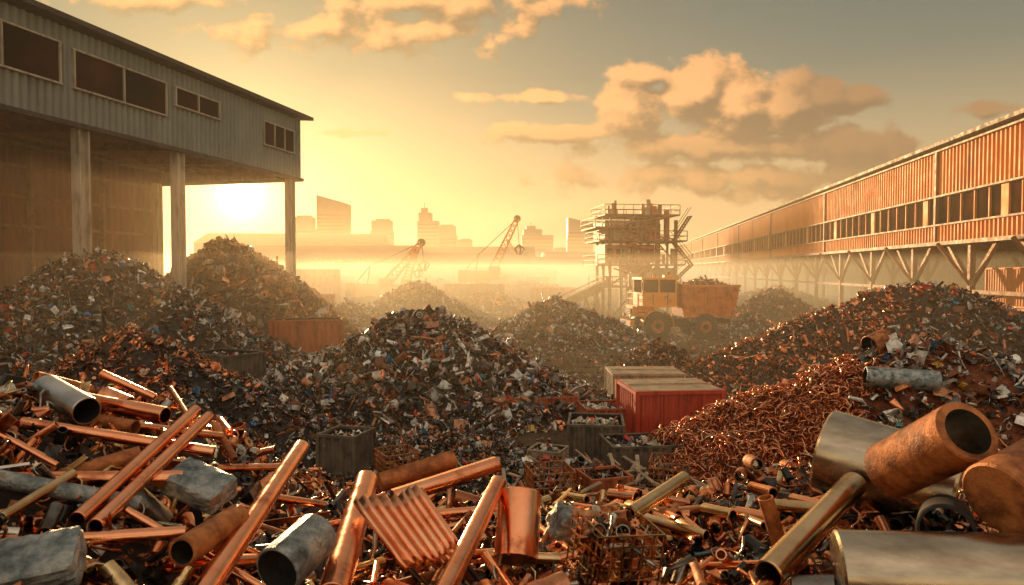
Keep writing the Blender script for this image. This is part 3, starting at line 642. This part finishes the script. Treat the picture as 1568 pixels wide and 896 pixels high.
pipe('rusty_drum',(8.5,16.2,mRN.z(8.5,16.2)+.15),(9.0,16.4,mRN.z(9,16.4)+.2),.24,M_rust,.9,M_dark)

# ------------------------------------------------------------------ haze volumes (dusty air with added self-glow)
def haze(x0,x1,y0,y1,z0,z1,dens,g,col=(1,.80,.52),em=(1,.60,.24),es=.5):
    m=bpy.data.materials.new('glowing_dust_haze'); m.use_nodes=True; nt=m.node_tree; nt.nodes.clear()
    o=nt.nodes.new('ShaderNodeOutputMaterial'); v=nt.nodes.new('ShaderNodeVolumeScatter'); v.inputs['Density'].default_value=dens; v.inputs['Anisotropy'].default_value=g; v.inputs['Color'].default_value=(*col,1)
    e=nt.nodes.new('ShaderNodeEmission'); e.inputs[0].default_value=(*em,1); e.inputs[1].default_value=dens*es  # added glow in the haze, standing in for repeatedly scattered light
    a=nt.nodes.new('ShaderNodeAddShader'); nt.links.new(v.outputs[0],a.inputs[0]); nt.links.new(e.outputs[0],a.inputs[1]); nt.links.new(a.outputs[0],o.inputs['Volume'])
    b_=MB(); b_.box(((x0+x1)/2,(y0+y1)/2,(z0+z1)/2),(x1-x0,y1-y0,z1-z0)); b_.build('glowing_dust_haze',[m])
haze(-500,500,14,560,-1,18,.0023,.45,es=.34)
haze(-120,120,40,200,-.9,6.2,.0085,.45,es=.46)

# ------------------------------------------------------------------ sun, world
L=bpy.data.lights.new('sun','SUN'); L.energy=9; L.angle=math.radians(.6); L.color=(1,.60,.26)
lo=bpy.data.objects.new('sun',L); scene.collection.objects.link(lo); lo.rotation_euler=(-SD).to_track_quat('-Z','Y').to_euler()

wd=bpy.data.worlds.new('World'); scene.world=wd; wd.use_nodes=True; nt=wd.node_tree; nt.nodes.clear()
def lk(a,s_):
    if isinstance(a,(int,float)): s_.default_value=a
    elif isinstance(a,tuple): s_.default_value=a
    else: nt.links.new(a,s_)
def MA(op,a,b_=0,c=0,clamp=False):
    n=nt.nodes.new('ShaderNodeMath'); n.operation=op; n.use_clamp=clamp; lk(a,n.inputs[0]); lk(b_,n.inputs[1]); lk(c,n.inputs[2]); return n.outputs[0]
def VM(op,a,b_=(0,0,0)):
    n=nt.nodes.new('ShaderNodeVectorMath'); n.operation=op; lk(a,n.inputs[0])
    if b_ is not None: lk(b_,n.inputs[1])
    return n.outputs['Value'] if op in ('LENGTH','DOT_PRODUCT') else n.outputs[0]
def MIX(f,a,b_):
    n=nt.nodes.new('ShaderNodeMix'); n.data_type='RGBA'; lk(f,n.inputs[0]); lk(a if not isinstance(a,tuple) else (*a,1),n.inputs[6]); lk(b_ if not isinstance(b_,tuple) else (*b_,1),n.inputs[7]); return n.outputs[2]
def CMB(x,y,z):
    n=nt.nodes.new('ShaderNodeCombineXYZ'); lk(x,n.inputs[0]); lk(y,n.inputs[1]); lk(z,n.inputs[2]); return n.outputs[0]
def SS(x,a,b_):
    n=nt.nodes.new('ShaderNodeMapRange'); n.interpolation_type='SMOOTHSTEP'; lk(x,n.inputs[0]); n.inputs[1].default_value=a;n.inputs[2].default_value=b_; return n.outputs[0]
def SC(col,f):
    return VM('MULTIPLY',CMB(f,f,f),col)
tc=nt.nodes.new('ShaderNodeTexCoord'); d=VM('NORMALIZE',tc.outputs['Generated'],None)
sep=nt.nodes.new('ShaderNodeSeparateXYZ'); nt.links.new(d,sep.inputs[0]); dx,dy,dz=sep.outputs
cr=nt.nodes.new('ShaderNodeValToRGB'); e=cr.color_ramp.elements
st=[(0,(.72,.42,.17)),(.08,(.66,.42,.19)),(.18,(.40,.32,.18)),(.27,(.19,.205,.15)),(.42,(.085,.135,.122)),(.62,(.34,.30,.25)),(1,(.42,.37,.30))]  # topmost stops brightened as added ambient fill, above the camera's view
while len(e)<len(st): e.new(.5)
for i,(p_,c) in enumerate(st): e[i].position=p_; e[i].color=(*c,1)
nt.links.new(MA('MAXIMUM',dz,0),cr.inputs[0])
s_=MA('MAXIMUM',VM('DOT_PRODUCT',d,tuple(SD)),0)
col=cr.outputs[0]
for pw,c in ((7,(.25,.15,.045)),(26,(.38,.25,.085)),(160,(.55,.45,.20)),(1500,(1.2,1.05,.6)),(9000,(7,6.4,4.8))):
    col=VM('ADD',col,SC(c,MA('POWER',s_,pw)))
U=MA('DIVIDE',dx,MA('MAXIMUM',dy,.05)); Vv=MA('DIVIDE',dz,MA('MAXIMUM',dy,.05))
# cloud banks: tan(azimuth), tan(elevation), half-width, half-height, weight
ELL=[(.275,.262,.058,.055,1.35),(.33,.235,.085,.055,1.4),(.40,.238,.075,.045,1.3),(.46,.252,.07,.028,1.1),(.172,.238,.045,.045,1.2),(.19,.285,.05,.02,.8),(.045,.20,.115,.016,.8),(.49,.182,.11,.032,1.0),(.32,.178,.22,.025,.85),(.015,.252,.085,.010,.6),(-.21,.345,.23,.030,.6),(-.09,.385,.19,.030,.7),(-.215,.20,.07,.008,.55),(.70,.237,.075,.014,.6),(.38,.135,.32,.030,.65),(-.51,.39,.12,.02,.6)]
def dens(P,det):
    m_=None
    for (cu,cv,ru,rv,am) in ELL:
        l=VM('LENGTH',VM('MULTIPLY',VM('SUBTRACT',P,(cu,cv,0)),(1/ru,1/rv,0)))
        q=MA('MULTIPLY',MA('SUBTRACT',1.2,l),am); m_=q if m_ is None else MA('MAXIMUM',m_,q)
    n=nt.nodes.new('ShaderNodeTexNoise'); n.inputs['Scale'].default_value=17; n.inputs['Detail'].default_value=det; n.inputs['Roughness'].default_value=.52
    nt.links.new(VM('MULTIPLY',P,(1,1.3,1)),n.inputs['Vector'])
    return MA('ADD',MA('MAXIMUM',m_,-.9),MA('MULTIPLY',MA('SUBTRACT',n.outputs['Fac'],.5),2.2))
P0=CMB(U,Vv,0); d0=dens(P0,7); d1=dens(VM('ADD',P0,(-.015,.017,0)),4)
al=MA('MULTIPLY',SS(d0,0,.45),MA('MULTIPLY',SS(dy,.1,.3),.93))
lit=SS(MA('SUBTRACT',d0,d1),-.4,.55)
far=SS(U,.34,.46)
lit=MA('MULTIPLY',lit,MA('SUBTRACT',1,MA('MULTIPLY',far,.75)))
low=SS(Vv,.23,.17)
lit=MA('MULTIPLY',lit,MA('SUBTRACT',1,MA('MULTIPLY',low,.55)))
ccol=MIX(lit,(.20,.125,.065),(1.0,.47,.17))
ccol=VM('ADD',ccol,SC((.34,.20,.06),MA('POWER',s_,10)))
n=nt.nodes.new('ShaderNodeTexNoise'); n.inputs['Scale'].default_value=3; n.inputs['Detail'].default_value=5; nt.links.new(VM('MULTIPLY',P0,(1,4.5,1)),n.inputs['Vector'])
thin=MA('MULTIPLY',SS(n.outputs['Fac'],.5,.75),MA('SUBTRACT',.28,MA('MULTIPLY',SS(U,.3,.6),.2)))
col=MIX(thin,col,VM('ADD',(.34,.23,.12),SC((.3,.19,.06),MA('POWER',s_,8))))
col=MIX(al,col,ccol)
back_fill=SS(MA('MULTIPLY',dy,-1),-.15,.75)  # added warm fill light from the unseen sky behind the camera
col=VM('ADD',col,SC((.50,.39,.28),back_fill))
sky=nt.nodes.new('ShaderNodeTexSky'); sky.sky_type='NISHITA'; sky.sun_disc=False; sky.sun_elevation=SUN_EL; sky.sun_rotation=SUN_AZ; sky.dust_density=3; sky.air_density=1.2
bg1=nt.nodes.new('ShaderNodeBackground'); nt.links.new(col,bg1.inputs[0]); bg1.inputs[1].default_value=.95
bg2=nt.nodes.new('ShaderNodeBackground'); nt.links.new(sky.outputs[0],bg2.inputs[0]); bg2.inputs[1].default_value=.012
ad=nt.nodes.new('ShaderNodeAddShader'); nt.links.new(bg1.outputs[0],ad.inputs[0]); nt.links.new(bg2.outputs[0],ad.inputs[1])
wo=nt.nodes.new('ShaderNodeOutputWorld'); nt.links.new(ad.outputs[0],wo.inputs[0])

# ------------------------------------------------------------------ camera
c=bpy.data.cameras.new('camera'); co=bpy.data.objects.new('camera',c); scene.collection.objects.link(co); scene.camera=co
co.location=(0,0,5); co.rotation_euler=(math.radians(90-1.81),0,0); c.lens=24; c.sensor_width=36; c.clip_end=9000; c.clip_start=.05
c.dof.use_dof=True; c.dof.focus_distance=22; c.dof.aperture_fstop=4.5
